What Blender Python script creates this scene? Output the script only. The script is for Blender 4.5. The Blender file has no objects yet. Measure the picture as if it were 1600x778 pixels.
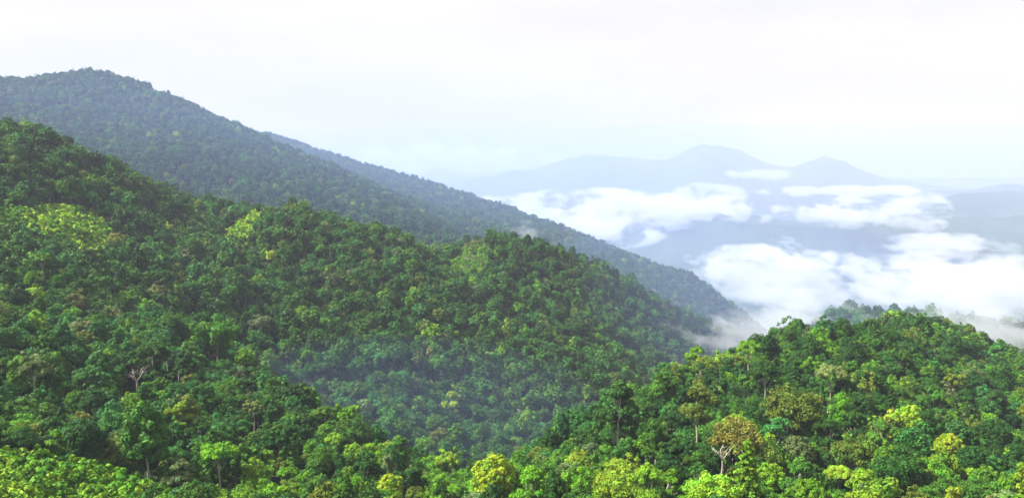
import bpy, math
import numpy as np

# ------------------------------------------------------------------ camera, sky, sun, exposure
scene = bpy.context.scene
COL = scene.collection
RNG = np.random.default_rng(11)
FPX, CU, CV = 1256.0, 800.0, 389.0            # focal length and centre in pixels of the 1600 x 778 photograph
PITCH = math.atan((389 - 262) / FPX)          # the horizon lies a little above the middle

cam_data = bpy.data.cameras.new('camera')
cam = bpy.data.objects.new('camera', cam_data)
COL.objects.link(cam)
cam_data.sensor_width = 36.0
cam_data.lens = 36.0 * FPX / 1600.0
cam_data.clip_start, cam_data.clip_end = 1.0, 120000.0
cam.rotation_euler = (math.pi / 2 - PITCH, 0, 0)
scene.camera = cam

SUN_EL, SUN_AZ = math.radians(50), math.radians(-95)   # azimuth from +Y (view direction), towards +X
SUN_STRENGTH, SUN_ANGLE = 5.0, math.radians(3)
SKY_STRENGTH = 0.13
EXPOSURE = 1.64
HAZE_DENSITY = 0.88e-4
HAZE_COLOR = (0.53, 0.555, 0.72)
VALLEY_COLOR = (0.35, 0.51, 0.97)

world = bpy.data.worlds.new('World')
scene.world = world
world.use_nodes = True
nt = world.node_tree
nt.nodes.clear()
sky = nt.nodes.new('ShaderNodeTexSky')
sky.sky_type = 'NISHITA'
sky.sun_disc = False
sky.sun_elevation = SUN_EL
sky.sun_rotation = SUN_AZ
sky.air_density, sky.dust_density, sky.ozone_density = 1.0, 2.0, 1.0
whiten = nt.nodes.new('ShaderNodeMix')        # thin high overcast: greys the blue of the clear sky
whiten.data_type = 'RGBA'
tc = nt.nodes.new('ShaderNodeTexCoord')
mp = nt.nodes.new('ShaderNodeMapping')
mp.inputs['Scale'].default_value = (2.0, 2.0, 9.0)
nt.links.new(tc.outputs['Generated'], mp.inputs[0])
nz = nt.nodes.new('ShaderNodeTexNoise')
nz.inputs['Scale'].default_value = 1.6
nz.inputs['Detail'].default_value = 5
nt.links.new(mp.outputs[0], nz.inputs['Vector'])
rg = nt.nodes.new('ShaderNodeMapRange')
rg.inputs[1].default_value, rg.inputs[2].default_value = 0.3, 0.7
rg.inputs[3].default_value, rg.inputs[4].default_value = 0.92, 0.99
nt.links.new(nz.outputs[0], rg.inputs[0])
nt.links.new(rg.outputs[0], whiten.inputs['Factor'])
nt.links.new(sky.outputs[0], whiten.inputs['A'])
deck = nt.nodes.new('ShaderNodeValToRGB')          # faint bands in the cloud deck
deck.color_ramp.elements[0].position, deck.color_ramp.elements[1].position = 0.35, 0.65
deck.color_ramp.elements[0].color, deck.color_ramp.elements[1].color = (2.28, 2.20, 2.16, 1), (2.60, 2.50, 2.42, 1)
nt.links.new(nz.outputs[0], deck.inputs[0])
nt.links.new(deck.outputs[0], whiten.inputs['B'])
bg = nt.nodes.new('ShaderNodeBackground')
bg.inputs[1].default_value = SKY_STRENGTH
wo = nt.nodes.new('ShaderNodeOutputWorld')
nt.links.new(whiten.outputs['Result'], bg.inputs[0])
nt.links.new(bg.outputs[0], wo.inputs[0])

sl = bpy.data.lights.new('sun', 'SUN')
sl.energy, sl.angle, sl.color = SUN_STRENGTH, SUN_ANGLE, (1.0, 0.96, 0.88)
so = bpy.data.objects.new('sun', sl)
COL.objects.link(so)
so.rotation_euler = (math.pi / 2 - SUN_EL, 0, math.pi - SUN_AZ)
so.location = (0, 0, 800)

scene.view_settings.view_transform = 'Standard'
scene.view_settings.look = 'None'
scene.view_settings.exposure = EXPOSURE
scene.view_settings.gamma = 1.0
scene.view_settings.use_curve_mapping = False
scene.render.engine = 'CYCLES'
cy = scene.cycles
cy.use_denoising = True
cy.max_bounces, cy.diffuse_bounces, cy.glossy_bounces = 8, 3, 2
cy.transmission_bounces, cy.transparent_max_bounces, cy.volume_bounces = 3, 8, 4
cy.sample_clamp_indirect = 4.0


# ------------------------------------------------------------------ helpers
def link(o):
    COL.objects.link(o)
    return o


def ray(u, v):
    a, b = (u - CU) / FPX, (CV - v) / FPX
    c, s = math.cos(PITCH), math.sin(PITCH)
    return np.array([a, c + b * s, -s + b * c])


def at(u, v, Y):
    d = ray(u, v)
    return d * (Y / d[1])


def project(p):
    p = np.asarray(p, float)
    c, s = math.cos(PITCH), math.sin(PITCH)
    dep = p[..., 1] * c - p[..., 2] * s
    up = p[..., 1] * s + p[..., 2] * c
    dep = np.where(dep > 1e-3, dep, 1e-3)
    return CU + FPX * p[..., 0] / dep, CV - FPX * up / dep, dep


def sine_noise(x, y, scale, seed, octaves=3):
    r = np.random.default_rng(seed)
    out = np.zeros_like(x, dtype=float)
    amp, tot = 1.0, 0.0
    for _ in range(octaves):
        acc = np.zeros_like(out)
        for _k in range(5):
            th, ph = r.uniform(0, 2 * math.pi, 2)
            f = 2 * math.pi / scale * r.uniform(0.7, 1.4)
            acc += np.sin((x * math.cos(th) + y * math.sin(th)) * f + ph + 1.3 * np.sin((x * math.sin(th) - y * math.cos(th)) * f * 0.6 + ph * 2))
        out += amp * acc / 2.2
        tot += amp
        amp *= 0.5
        scale *= 0.47
    return out / tot


def smooth(a, b, x):
    t = np.clip((x - a) / (b - a), 0, 1)
    return t * t * (3 - 2 * t)


def mesh_from(name, verts, faces, mats=(), mat_index=None, smooth_shade=False):
    """faces: (n, k) array with k = 3 or 4, or a list of such arrays"""
    me = bpy.data.meshes.new(name)
    verts = np.asarray(verts, np.float32)
    fl = faces if isinstance(faces, list) else [faces]
    fl = [np.asarray(f, np.int32) for f in fl if len(f)]
    tot = np.concatenate([np.full(len(f), f.shape[1], np.int32) for f in fl])
    idx = np.concatenate([f.ravel() for f in fl])
    me.vertices.add(len(verts))
    me.vertices.foreach_set('co', verts.ravel())
    me.loops.add(len(idx))
    me.loops.foreach_set('vertex_index', idx)
    me.polygons.add(len(tot))
    me.polygons.foreach_set('loop_start', np.concatenate([[0], np.cumsum(tot)[:-1]]).astype(np.int32))
    for m in mats:
        me.materials.append(m)
    if mat_index is not None:
        me.polygons.foreach_set('material_index', np.asarray(mat_index, np.int32))
    if smooth_shade:
        me.polygons.foreach_set('use_smooth', np.ones(len(tot), bool))
    me.update(calc_edges=True)
    return me


# ------------------------------------------------------------------ the lie of the land
HC = 15.0                                       # canopy height above the ground
CP = []


def P(*rows):                                    # canopy seen at photo pixel (u, v), Y metres ahead
    for u, v, Y in rows:
        q = at(u, v, Y)
        CP.append((q[0], q[1], q[2] - HC))


def G(*rows):                                    # ground height z at pixel column u, Y metres ahead
    for u, Y, z in rows:
        CP.append(((u - CU) / FPX * Y, Y, z))


def W(*rows):
    CP.extend(rows)


# under and behind the viewpoint
W((0, 0, -14), (0, -250, 10), (300, -200, -30), (-300, -150, 0), (0, 60, -52), (-90, 60, -50), (90, 60, -50), (0, 120, -80),
  (-120, 110, -74), (120, 110, -74), (-350, 150, -60), (350, 120, -75), (-500, 300, -20), (500, 250, -120), (-600, -100, 10), (600, -50, -60),
  (-900, 600, 60), (-1200, 1200, 120), (900, 500, -220), (1200, 900, -330), (1500, 1500, -480))
# near slope, lower left up to its crest
P((0, 775, 205), (200, 778, 205), (400, 785, 215), (600, 790, 225), (740, 790, 220))
P((0, 690, 250), (120, 690, 265), (250, 690, 290), (400, 690, 310), (520, 695, 335), (620, 715, 340), (700, 740, 330))
P((0, 600, 320), (120, 600, 350), (250, 600, 385), (350, 600, 405), (450, 600, 420), (520, 635, 415))
P((0, 500, 410), (120, 500, 450), (250, 500, 490), (340, 510, 510), (390, 540, 490))
P((0, 420, 510), (120, 420, 560), (230, 420, 610), (310, 440, 620))
P((0, 340, 610), (90, 335, 650), (190, 345, 690), (235, 350, 730))
P((300, 304, 945), (285, 338, 885), (288, 380, 800), (308, 430, 705), (342, 482, 615), (200, 300, 775), (330, 345, 865))
P((-260, 120, 720), (-120, 160, 740), (0, 196, 765), (60, 208, 785), (120, 228, 810), (200, 262, 835), (245, 286, 870))
# hollow behind the crest, then the second spur
G((60, 960, 0), (190, 1000, -30), (310, 1060, -62), (450, 1010, -85), (560, 1030, -110), (660, 1040, -120))
G((320, 600, -130), (360, 565, -160), (440, 535, -188), (520, 505, -205), (600, 475, -212), (690, 455, -215), (780, 440, -214))
P((385, 345, 815), (365, 400, 745), (395, 460, 660), (430, 530, 610), (500, 590, 580), (580, 650, 550), (680, 690, 530), (760, 715, 520))
P((450, 400, 760), (500, 480, 690), (560, 440, 750), (620, 560, 640), (700, 500, 730), (740, 620, 620), (820, 560, 725), (850, 660, 610), (930, 640, 660), (950, 590, 740))
P((355, 318, 915), (395, 322, 885), (430, 315, 890), (490, 324, 880), (560, 348, 880), (640, 376, 890), (697, 394, 945), (755, 363, 960), (800, 378, 970), (850, 386, 985),
  (930, 412, 1010), (1000, 442, 1060), (1080, 484, 1130), (1150, 522, 1200), (1205, 552, 1260))
P((900, 480, 910), (1000, 510, 960), (1030, 560, 880), (1000, 600, 800), (1110, 560, 1050), (800, 450, 850), (640, 425, 790), (705, 425, 880), (715, 460, 810))
# the back mountain
G((760, 1130, -130), (850, 1140, -150), (950, 1180, -190), (1060, 1230, -240))
P((-260, 150, 1300), (-120, 130, 1330), (0, 118, 1350), (50, 124, 1360), (95, 111, 1390), (145, 106, 1410), (200, 119, 1410), (260, 142, 1390), (330, 174, 1370),
  (400, 205, 1350), (470, 235, 1335), (540, 265, 1320), (600, 291, 1300), (660, 318, 1290), (715, 347, 1280))
P((60, 190, 1160), (160, 215, 1140), (260, 240, 1120), (380, 270, 1130), (480, 290, 1140), (580, 315, 1150), (660, 338, 1160))
G((-150, 1650, 60), (50, 1700, 60), (200, 1700, 60), (350, 1640, 20), (480, 1560, -20), (600, 1500, -60), (720, 1440, -100), (800, 1400, -120))
# the third ridge, running down to the valley
P((430, 209, 2000), (520, 240, 1950), (600, 263, 1900), (700, 291, 1850), (800, 324, 1800), (880, 351, 1740), (960, 384, 1690), (1010, 405, 1660),
  (1040, 420, 1640), (1070, 418, 1610), (1110, 447, 1590), (1160, 486, 1570), (1205, 522, 1560))
P((800, 352, 1560), (880, 385, 1500), (960, 425, 1440), (1040, 462, 1420), (1110, 505, 1400))
G((350, 2350, -100), (500, 2300, -160), (650, 2250, -210), (800, 2150, -270), (900, 2100, -320), (1000, 2050, -370), (1100, 2000, -430), (1200, 1950, -480), (1260, 1700, -480))
G((300, 3000, -400), (600, 2900, -480), (900, 2800, -560), (1200, 2700, -620), (1500, 2700, -640), (1800, 2600, -640), (-200, 2900, -200), (-400, 2200, 40))
# the near hill on the other side of the valley
P((850, 790, 230), (1000, 790, 205), (1200, 790, 195), (1400, 790, 200), (1600, 790, 215), (1800, 800, 240))
P((860, 725, 300), (950, 690, 300), (1100, 690, 275), (1250, 690, 285), (1400, 690, 295), (1550, 700, 310), (1750, 700, 350))
P((840, 705, 345), (900, 660, 385), (960, 632, 400), (1010, 610, 415), (1070, 588, 425), (1130, 562, 440), (1200, 530, 460), (1270, 510, 475), (1340, 502, 500))
P((1150, 640, 340), (1260, 590, 390), (1400, 560, 445), (1320, 550, 440), (1450, 610, 390), (1560, 600, 430), (1500, 540, 540), (1590, 560, 570), (1700, 590, 560))
P((1345, 500, 630), (1395, 485, 670), (1450, 490, 670), (1500, 516, 650), (1550, 537, 640), (1610, 548, 630), (1750, 575, 640))
G((860, 480, -195), (940, 540, -210), (1030, 600, -225), (1120, 680, -245), (1180, 800, -270), (1240, 950, -300), (1300, 850, -260), (1400, 820, -235), (1520, 800, -240), (1650, 780, -250))
P((1230, 519, 1080), (1290, 495, 1040), (1345, 475, 1010), (1390, 483, 1000), (1440, 490, 980), (1490, 494, 960), (1545, 502, 940), (1610, 516, 930), (1750, 540, 930))
G((1200, 1350, -430), (1350, 1300, -400), (1500, 1250, -380), (1650, 1250, -380), (1300, 1700, -560), (1500, 1700, -570), (1800, 1700, -560))

CP = np.array(CP, float)
_d = np.hypot(CP[:, None, 0] - CP[None, :, 0], CP[:, None, 1] - CP[None, :, 1])
C0 = 32.0
_K = -np.sqrt(_d ** 2 + C0 ** 2) - np.eye(len(CP)) * -6.0
_n = len(CP)
_A = np.zeros((_n + 1, _n + 1))
_A[:_n, :_n] = _K
_A[:_n, _n] = 1
_A[_n, :_n] = 1
_w = np.linalg.solve(_A, np.concatenate([CP[:, 2], [0]]))


def near_ground(x, y):
    out = np.full(x.shape, _w[_n])
    for i in range(_n):
        out -= _w[i] * np.sqrt((x - CP[i, 0]) ** 2 + (y - CP[i, 1]) ** 2 + C0 ** 2)
    return out


def ridge(az_u, r, pts, R0, w_front, w_back, base=-700):
    """a far range: crest heights given at photo columns, at R0 metres; az_u = column of the bearing"""
    us = np.array([p[0] for p in pts], float)
    zs = np.array([(at(p[0], p[1], R0))[2] for p in pts])
    crest = np.interp(az_u, us, zs)
    rel = (r - R0)
    prof = np.where(rel < 0, np.exp(-(rel / w_front) ** 2), np.exp(-(rel / w_back) ** 2))
    return base + np.maximum(crest - base, 0) * prof


def far_ground(x, y):
    yy = np.maximum(y, 1.0)
    u = CU + FPX * x / yy
    u = np.clip(u, -2500, 4000)
    wob = sine_noise(x, y, 2600, 5, 4)
    r = yy + 350 * sine_noise(x, y, 3000, 9, 3)
    h = np.full(x.shape, -720.0) + 30 * wob
    rr = [
        ([(600, 420), (900, 400), (1000, 345), (1060, 333), (1120, 338), (1200, 345), (1290, 350), (1400, 350), (1500, 345), (1800, 330)], 5600, 900, 1500),
        ([(1200, 420), (1330, 372), (1420, 340), (1480, 310), (1560, 303), (1640, 300), (2000, 290)], 6900, 1300, 1800),
        ([(500, 330), (720, 312), (850, 300), (960, 305), (1100, 300), (1250, 304), (1400, 300), (1700, 290)], 9500, 1500, 2000),
        ([(400, 300), (640, 290), (740, 282), (830, 268), (880, 252), (925, 243), (970, 249), (1010, 252), (1045, 244), (1070, 235), (1095, 230), (1122, 236), (1160, 248),
          (1200, 258), (1240, 256), (1285, 248), (1330, 262), (1380, 276), (1430, 288), (1500, 296), (1700, 296)], 13000, 2600, 2500),
        ([(-500, 300), (300, 280), (640, 268), (900, 262), (1250, 262), (1420, 280), (1600, 278), (2500, 280)], 19500, 2500, 3000),
    ]
    for pts, R0, wf, wb in rr:
        k = ridge(u, r, pts, R0, wf, wb)
        k = k + (k + 720) * 0.10 * sine_noise(x, y, R0 * 0.14, int(R0), 4)
        h = np.maximum(h, k)
    return h


def ground(x, y):
    x, y = np.asarray(x, float), np.asarray(y, float)
    d = np.hypot(x, y)
    t = smooth(2500, 3400, d)
    g = np.where(t < 1, near_ground(x, y), 0) + (4.5 * sine_noise(x, y, 180, 3, 3) - 8.0 * (1 - np.minimum(np.abs(sine_noise(x, y, 300, 14, 2)) * 3.0, 1)) ** 1.5 * smooth(350, 550, d)) * smooth(120, 300, d) * (1 - 0.65 * smooth(950, 1250, d))
    behind = np.minimum(y, 0)
    f = far_ground(x, y)
    return g * (1 - t) + f * t


# ------------------------------------------------------------------ materials
def new_mat(name):
    m = bpy.data.materials.new(name)
    m.use_nodes = True
    m.node_tree.nodes.clear()
    return m, m.node_tree


def N(t, kind, **inp):
    n = t.nodes.new(kind)
    for k, v in inp.items():
        n.inputs[k.replace('_', ' ')].default_value = v
    return n


def leaf_material():
    m, t = new_mat('leaves')
    out = N(t, 'ShaderNodeOutputMaterial')
    tint = N(t, 'ShaderNodeAttribute')
    tint.attribute_type = 'INSTANCER'
    tint.attribute_name = 'tint'
    var = N(t, 'ShaderNodeAttribute')
    var.attribute_name = 'leaf'                  # one colour per leaf: young tips and old leaves
    mul = t.nodes.new('ShaderNodeMix')
    mul.data_type, mul.blend_type = 'RGBA', 'MULTIPLY'
    mul.inputs['Factor'].default_value = 1
    t.links.new(tint.outputs['Color'], mul.inputs['A'])
    t.links.new(var.outputs['Color'], mul.inputs['B'])
    p = N(t, 'ShaderNodeBsdfPrincipled', Roughness=0.55)
    p.inputs['Specular IOR Level'].default_value = 0.1
    tr = N(t, 'ShaderNodeBsdfTranslucent')
    t.links.new(mul.outputs['Result'], p.inputs['Base Color'])
    t.links.new(mul.outputs['Result'], tr.inputs['Color'])
    mx = N(t, 'ShaderNodeMixShader', Fac=0.2)
    t.links.new(p.outputs[0], mx.inputs[1])
    t.links.new(tr.outputs[0], mx.inputs[2])
    t.links.new(mx.outputs[0], out.inputs[0])
    return m


def bark_material(name, c1, c2):
    m, t = new_mat(name)
    out = N(t, 'ShaderNodeOutputMaterial')
    geo = N(t, 'ShaderNodeTexCoord')
    nz = N(t, 'ShaderNodeTexNoise', Scale=1.4, Detail=5.0)
    t.links.new(geo.outputs['Object'], nz.inputs['Vector'])
    r = t.nodes.new('ShaderNodeValToRGB')
    r.color_ramp.elements[0].position, r.color_ramp.elements[1].position = 0.35, 0.65
    r.color_ramp.elements[0].color, r.color_ramp.elements[1].color = (*c1, 1), (*c2, 1)
    t.links.new(nz.outputs[0], r.inputs[0])
    p = N(t, 'ShaderNodeBsdfPrincipled', Roughness=0.85)
    t.links.new(r.outputs[0], p.inputs['Base Color'])
    t.links.new(p.outputs[0], out.inputs[0])
    return m


def noise_material(name, stops, scale, rough=0.95, detail=8.0, bump=0.0, bump_scale=None):
    m, t = new_mat(name)
    out = N(t, 'ShaderNodeOutputMaterial')
    geo = N(t, 'ShaderNodeTexCoord')
    nz = N(t, 'ShaderNodeTexNoise', Scale=scale, Detail=detail, Roughness=0.65)
    t.links.new(geo.outputs['Object'], nz.inputs['Vector'])
    r = t.nodes.new('ShaderNodeValToRGB')
    el = r.color_ramp.elements
    while len(el) < len(stops):
        el.new(0.5)
    for e, (pos, c) in zip(el, stops):
        e.position, e.color = pos, (*c, 1)
    t.links.new(nz.outputs[0], r.inputs[0])
    p = N(t, 'ShaderNodeBsdfPrincipled', Roughness=rough)
    p.inputs['Specular IOR Level'].default_value = 0.1
    t.links.new(r.outputs[0], p.inputs['Base Color'])
    if bump:
        b = N(t, 'ShaderNodeBump', Strength=1.0, Distance=bump)
        v = N(t, 'ShaderNodeTexVoronoi', Scale=bump_scale)
        t.links.new(geo.outputs['Object'], v.inputs['Vector'])
        inv = N(t, 'ShaderNodeMath')
        inv.operation = 'SUBTRACT'
        inv.inputs[0].default_value = 1
        t.links.new(v.outputs['Distance'], inv.inputs[1])
        t.links.new(inv.outputs[0], b.inputs['Height'])
        t.links.new(b.outputs[0], p.inputs['Normal'])
    t.links.new(p.outputs[0], out.inputs[0])
    return m


LEAF = leaf_material()
BARK_PALE = bark_material('pale bark', (0.24, 0.22, 0.17), (0.44, 0.41, 0.34))
BARK_BROWN = bark_material('brown bark', (0.09, 0.07, 0.045), (0.20, 0.165, 0.12))
SOIL = noise_material('forest floor', [(0.3, (0.012, 0.018, 0.008)), (0.55, (0.022, 0.04, 0.013)), (0.75, (0.04, 0.07, 0.02))], 0.35)
FAR_FOREST = noise_material('far forest cover', [(0.3, (0.018, 0.04, 0.014)), (0.5, (0.032, 0.065, 0.022)), (0.7, (0.055, 0.09, 0.03))], 0.004)

# ------------------------------------------------------------------ ground sheet: polar grid, fine near the viewpoint, out to the horizon
ang = np.concatenate([np.radians(np.linspace(-180, -52, 50, endpoint=False)), np.radians(np.linspace(-52, 52, 560)), np.radians(np.linspace(52, 180, 51)[1:])])
rad = np.concatenate([[0.0], np.geomspace(8, 40000, 420)])
AA, RR = np.meshgrid(ang, rad)
GX, GY = np.sin(AA) * RR, np.cos(AA) * RR
GZ = ground(GX, GY)
nr, na = GX.shape
ii, jj = np.meshgrid(np.arange(nr - 1), np.arange(na - 1), indexing='ij')
q = np.stack([ii * na + jj, ii * na + jj + 1, (ii + 1) * na + jj + 1, (ii + 1) * na + jj], -1).reshape(-1, 4)
far_face = (RR[:-1, :-1].reshape(-1) > 2300).astype(np.int32)
gm = mesh_from('terrain', np.stack([GX, GY, GZ], -1).reshape(-1, 3), q, (SOIL, FAR_FOREST), far_face, True)
g_ob = link(bpy.data.objects.new('terrain', gm))
g_ob['kind'] = 'structure'
g_ob['label'] = 'forested hills and valleys running down to the far ranges'


def on_canopy(u, v, hc=HC, start=120.0):
    """the point of the canopy met by the ray through photo pixel (u, v)"""
    d = ray(u, v)
    Y = np.geomspace(start, 2500, 1500)
    p = d[None, :] * (Y / d[1])[:, None]
    z = ground(p[:, 0], p[:, 1]) + hc
    k = np.nonzero(p[:, 2] < z)[0]
    k = k[0] if len(k) else len(Y) - 1
    return p[k]


# ------------------------------------------------------------------ tree models
def quads_at(cen, nrm, size, rng, aspect=0.62):
    """one kite-shaped leaf spray per centre, facing along nrm"""
    n = len(cen)
    nrm = nrm / np.linalg.norm(nrm, axis=1, keepdims=True)
    t = np.cross(nrm, rng.normal(size=(n, 3)))
    t /= np.linalg.norm(t, axis=1, keepdims=True) + 1e-9
    b = np.cross(nrm, t)
    s = (size * rng.uniform(0.65, 1.35, n))[:, None]
    v = np.stack([cen - t * s, cen - b * s * aspect + t * s * 0.15 - nrm * s * 0.12, cen + t * s, cen + b * s * aspect + t * s * 0.15 - nrm * s * 0.12], 1)
    f = np.arange(n * 4).reshape(n, 4)
    return v.reshape(-1, 3), f


def clump_leaves(clumps, n, size, rng, up=0.25, jit=0.55, low=-0.35):
    """leaves over the outer skin of each clump (centre, radii); the underside carries few"""
    cl = np.array([c[0] for c in clumps]), np.array([c[1] for c in clumps])
    area = cl[1][:, 0] * cl[1][:, 1] + cl[1][:, 0] * cl[1][:, 2]
    cnt = np.maximum((n * area / area.sum()).astype(int), 6)
    ids = np.repeat(np.arange(len(clumps)), cnt)
    m = len(ids)
    d = rng.normal(size=(m * 2, 3))
    d /= np.linalg.norm(d, axis=1, keepdims=True)
    keep = d[:, 2] > low - rng.uniform(0, 0.4, m * 2)
    d = d[keep]
    d = np.concatenate([d, d])[:m] if len(d) < m else d[:m]
    # little bumps on the skin of each clump, and some leaves deeper inside
    rr = rng.uniform(0.72, 1.08, m) + 0.10 * np.sin(d[:, 0] * 9 + ids) * np.sin(d[:, 1] * 9 + 2 * ids) * np.sin(d[:, 2] * 8)
    c = cl[0][ids] + d * cl[1][ids] * rr[:, None]
    nrm = d / cl[1][ids]
    nrm /= np.linalg.norm(nrm, axis=1, keepdims=True)
    nrm = nrm + np.array([0, 0, up]) + rng.normal(size=(m, 3)) * jit
    v, f = quads_at(c, nrm, np.full(m, size), rng)
    # per-clump and per-leaf colour of the leaves themselves
    g = np.random.default_rng(int(rng.integers(1 << 30)))
    cb = g.normal(1.0, 0.16, len(clumps))[ids] * rng.normal(1.0, 0.17, m)
    ch = np.clip(g.normal(-0.02, 0.11, len(clumps))[ids] + rng.normal(0, 0.05, m), -0.35, 0.16)
    col = np.stack([cb * (1 + ch), cb, cb * (1 - ch)], 1)
    return v, f, np.clip(col, 0.35, 1.9)


def tube(path, radii, sides=6):
    path = np.asarray(path, float)
    n = len(path)
    tan = np.gradient(path, axis=0)
    tan /= np.linalg.norm(tan, axis=1, keepdims=True) + 1e-9
    a = np.cross(tan, np.array([0.31, 0.95, 0.05]))
    a /= np.linalg.norm(a, axis=1, keepdims=True) + 1e-9
    b = np.cross(tan, a)
    th = np.linspace(0, 2 * math.pi, sides, endpoint=False)
    v = path[:, None, :] + (a[:, None, :] * np.cos(th)[None, :, None] + b[:, None, :] * np.sin(th)[None, :, None]) * np.asarray(radii)[:, None, None]
    i, j = np.meshgrid(np.arange(n - 1), np.arange(sides), indexing='ij')
    f = np.stack([i * sides + j, i * sides + (j + 1) % sides, (i + 1) * sides + (j + 1) % sides, (i + 1) * sides + j], -1).reshape(-1, 4)
    return v.reshape(-1, 3), f


def stack(parts):
    vs, fs, off = [], [], 0
    for v, f in parts:
        vs.append(v)
        fs.append(f + off)
        off += len(v)
    return np.concatenate(vs), np.concatenate(fs)


def limb(p0, p1, r0, r1, rng, sag=0.15, n=6, sides=6):
    t = np.linspace(0, 1, n)[:, None]
    p0, p1 = np.asarray(p0, float), np.asarray(p1, float)
    L = np.linalg.norm(p1 - p0)
    bend = rng.normal(size=3) * L * 0.07
    path = p0 + (p1 - p0) * t + np.sin(t * math.pi) * bend + np.array([0, 0, -1]) * np.sin(t * math.pi) * L * sag * 0.5
    return tube(path, np.linspace(r0, r1, n), sides)


def dome_clumps(rng, R, H, zc, n, r0, r1, flat=0.75, rag=0.12, low=-0.1):
    """clumps spread over a dome of radius R and half-height H centred at height zc"""
    out = []
    for k in range(n):
        z = 1 - (k + 0.5) / n * (1 - low)
        th = k * 2.39996 + rng.uniform(-0.5, 0.5)
        s = math.sqrt(max(0, 1 - z * z))
        q = rng.uniform(1 - 2.2 * rag, 1 + rag)
        r = rng.uniform(r0, r1)
        out.append((np.array([s * math.cos(th) * (R - r * 0.7) * q, s * math.sin(th) * (R - r * 0.7) * q, zc + z * (H - r * 0.5) * q]), np.array([r, r, r * flat])))
    return out


def build_kind(kind, seed, n, size):
    """returns trunk (verts, faces), crown (verts, faces, colours); height about 15 to 24 m above z = 0"""
    rng = np.random.default_rng(seed)
    cl, low, up, jit = [], -0.35, 0.3, 0.38
    top, tr = 13.0, 0.28
    if kind == 'round':
        cl = dome_clumps(rng, 5.8, 6.2, 11.0, 36, 1.0, 2.3, 0.85, 0.22, -0.55) + [(np.array([0, 0, 11.5]), np.array([3.6, 3.6, 3.2]))]
        top = 11
    elif kind == 'broad':
        cl = dome_clumps(rng, 7.0, 5.6, 11.2, 46, 1.0, 2.3, 0.8, 0.22, -0.4) + [(np.array([0, 0, 11.5]), np.array([4.6, 4.6, 2.2]))]
        top = 11
    elif kind == 'umbrella':
        cl = dome_clumps(rng, 6.2, 3.6, 17.4, 32, 1.1, 1.9, 0.75, 0.14, -0.1)
        top, tr = 17.0, 0.30
    elif kind == 'oval':
        cl = dome_clumps(rng, 3.9, 7.2, 11.5, 34, 0.8, 1.9, 0.9, 0.24, -0.75) + [(np.array([0, 0, 12]), np.array([2.2, 2.2, 4.5]))]
        top = 13
    elif kind == 'tiered':
        for k in range(5):
            th, rr = k * 2.2 + rng.uniform(-.4, .4), (0.0 if k == 4 else rng.uniform(2.4, 4.2))
            z = 9.5 + k * 1.9
            o = np.array([rr * math.cos(th), rr * math.sin(th), 0])
            cl += [(c + o, r) for c, r in dome_clumps(rng, 3.2, 2.2, z, 11, 0.9, 1.5, 0.75, 0.2, -0.2)]
        top = 15
    elif kind == 'crowned':                       # several rounded heads close together
        for k in range(6):
            th, rr = k * 2.399, 3.4 * math.sqrt((k + 0.3) / 6)
            o = np.array([rr * math.cos(th), rr * math.sin(th), 0])
            cl += [(c + o, r) for c, r in dome_clumps(rng, 2.9, 4.2, 12.6 - rr * 0.7 + rng.uniform(-1.8, 1.4), 14, 0.7, 1.5, 0.9, 0.2, -0.5)]
        top = 12
    elif kind == 'cauliflower':
        cl = dome_clumps(rng, 5.4, 5.6, 11.2, 84, 0.75, 1.15, 0.9, 0.06, -0.35) + [(np.array([0, 0, 11.3]), np.array([4.4, 4.4, 3.4]))]
        top, jit = 11, 0.4
    elif kind == 'pointed':                       # feathery, conical
        for k in range(60):
            t = (k / 60) ** 0.85
            th = k * 2.399
            L = (1 - t) * 4.4 + 0.35
            z = 5 + t * 13.5
            for s in (0.45, 0.75, 1.0):
                r = 0.75 * (1 - 0.5 * t)
                cl.append((np.array([L * s * math.cos(th), L * s * math.sin(th), z - 0.9 * s * s * L * 0.3]), np.array([r, r, r * 0.35])))
        top, low, tr, jit = 17, -1.0, 0.2, 0.35
    elif kind == 'sparse':
        cl = dome_clumps(rng, 5.0, 4.4, 13.5, 30, 0.7, 1.3, 0.85, 0.3, -0.3)
        top, tr, low = 13.5, 0.26, -0.6
    elif kind == 'shrub':
        cl = dome_clumps(rng, 3.6, 3.0, 2.6, 40, 0.55, 0.95, 0.85, 0.2, -0.25)
        top, tr = 2.0, 0.1
    # trunk and limbs
    lean = rng.normal(size=2) * 0.6
    n_t = 7
    z = np.linspace(-1.5, top, n_t)
    path = np.stack([lean[0] * (z / top) ** 2 + 0.15 * np.sin(z * 0.5 + seed), lean[1] * (z / top) ** 2 + 0.15 * np.cos(z * 0.43 + seed), z], 1)
    parts = [tube(path, np.linspace(tr * 1.25, tr * 0.55, n_t), 7)]
    pick = sorted(range(len(cl)), key=lambda k: -np.linalg.norm(cl[k][0][:2]))[:: max(1, len(cl) // 9)][:9]
    if kind != 'pointed':
        for k in pick:
            s = rng.uniform(0.62, 0.95)
            p0 = np.array([np.interp(s * top, z, path[:, 0]), np.interp(s * top, z, path[:, 1]), s * top])
            parts.append(limb(p0, cl[k][0] - np.array([0, 0, cl[k][1][2] * 0.3]), tr * 0.42, tr * 0.12, rng))
    return stack(parts), clump_leaves(cl, n, size, rng, up, jit, low)


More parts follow.
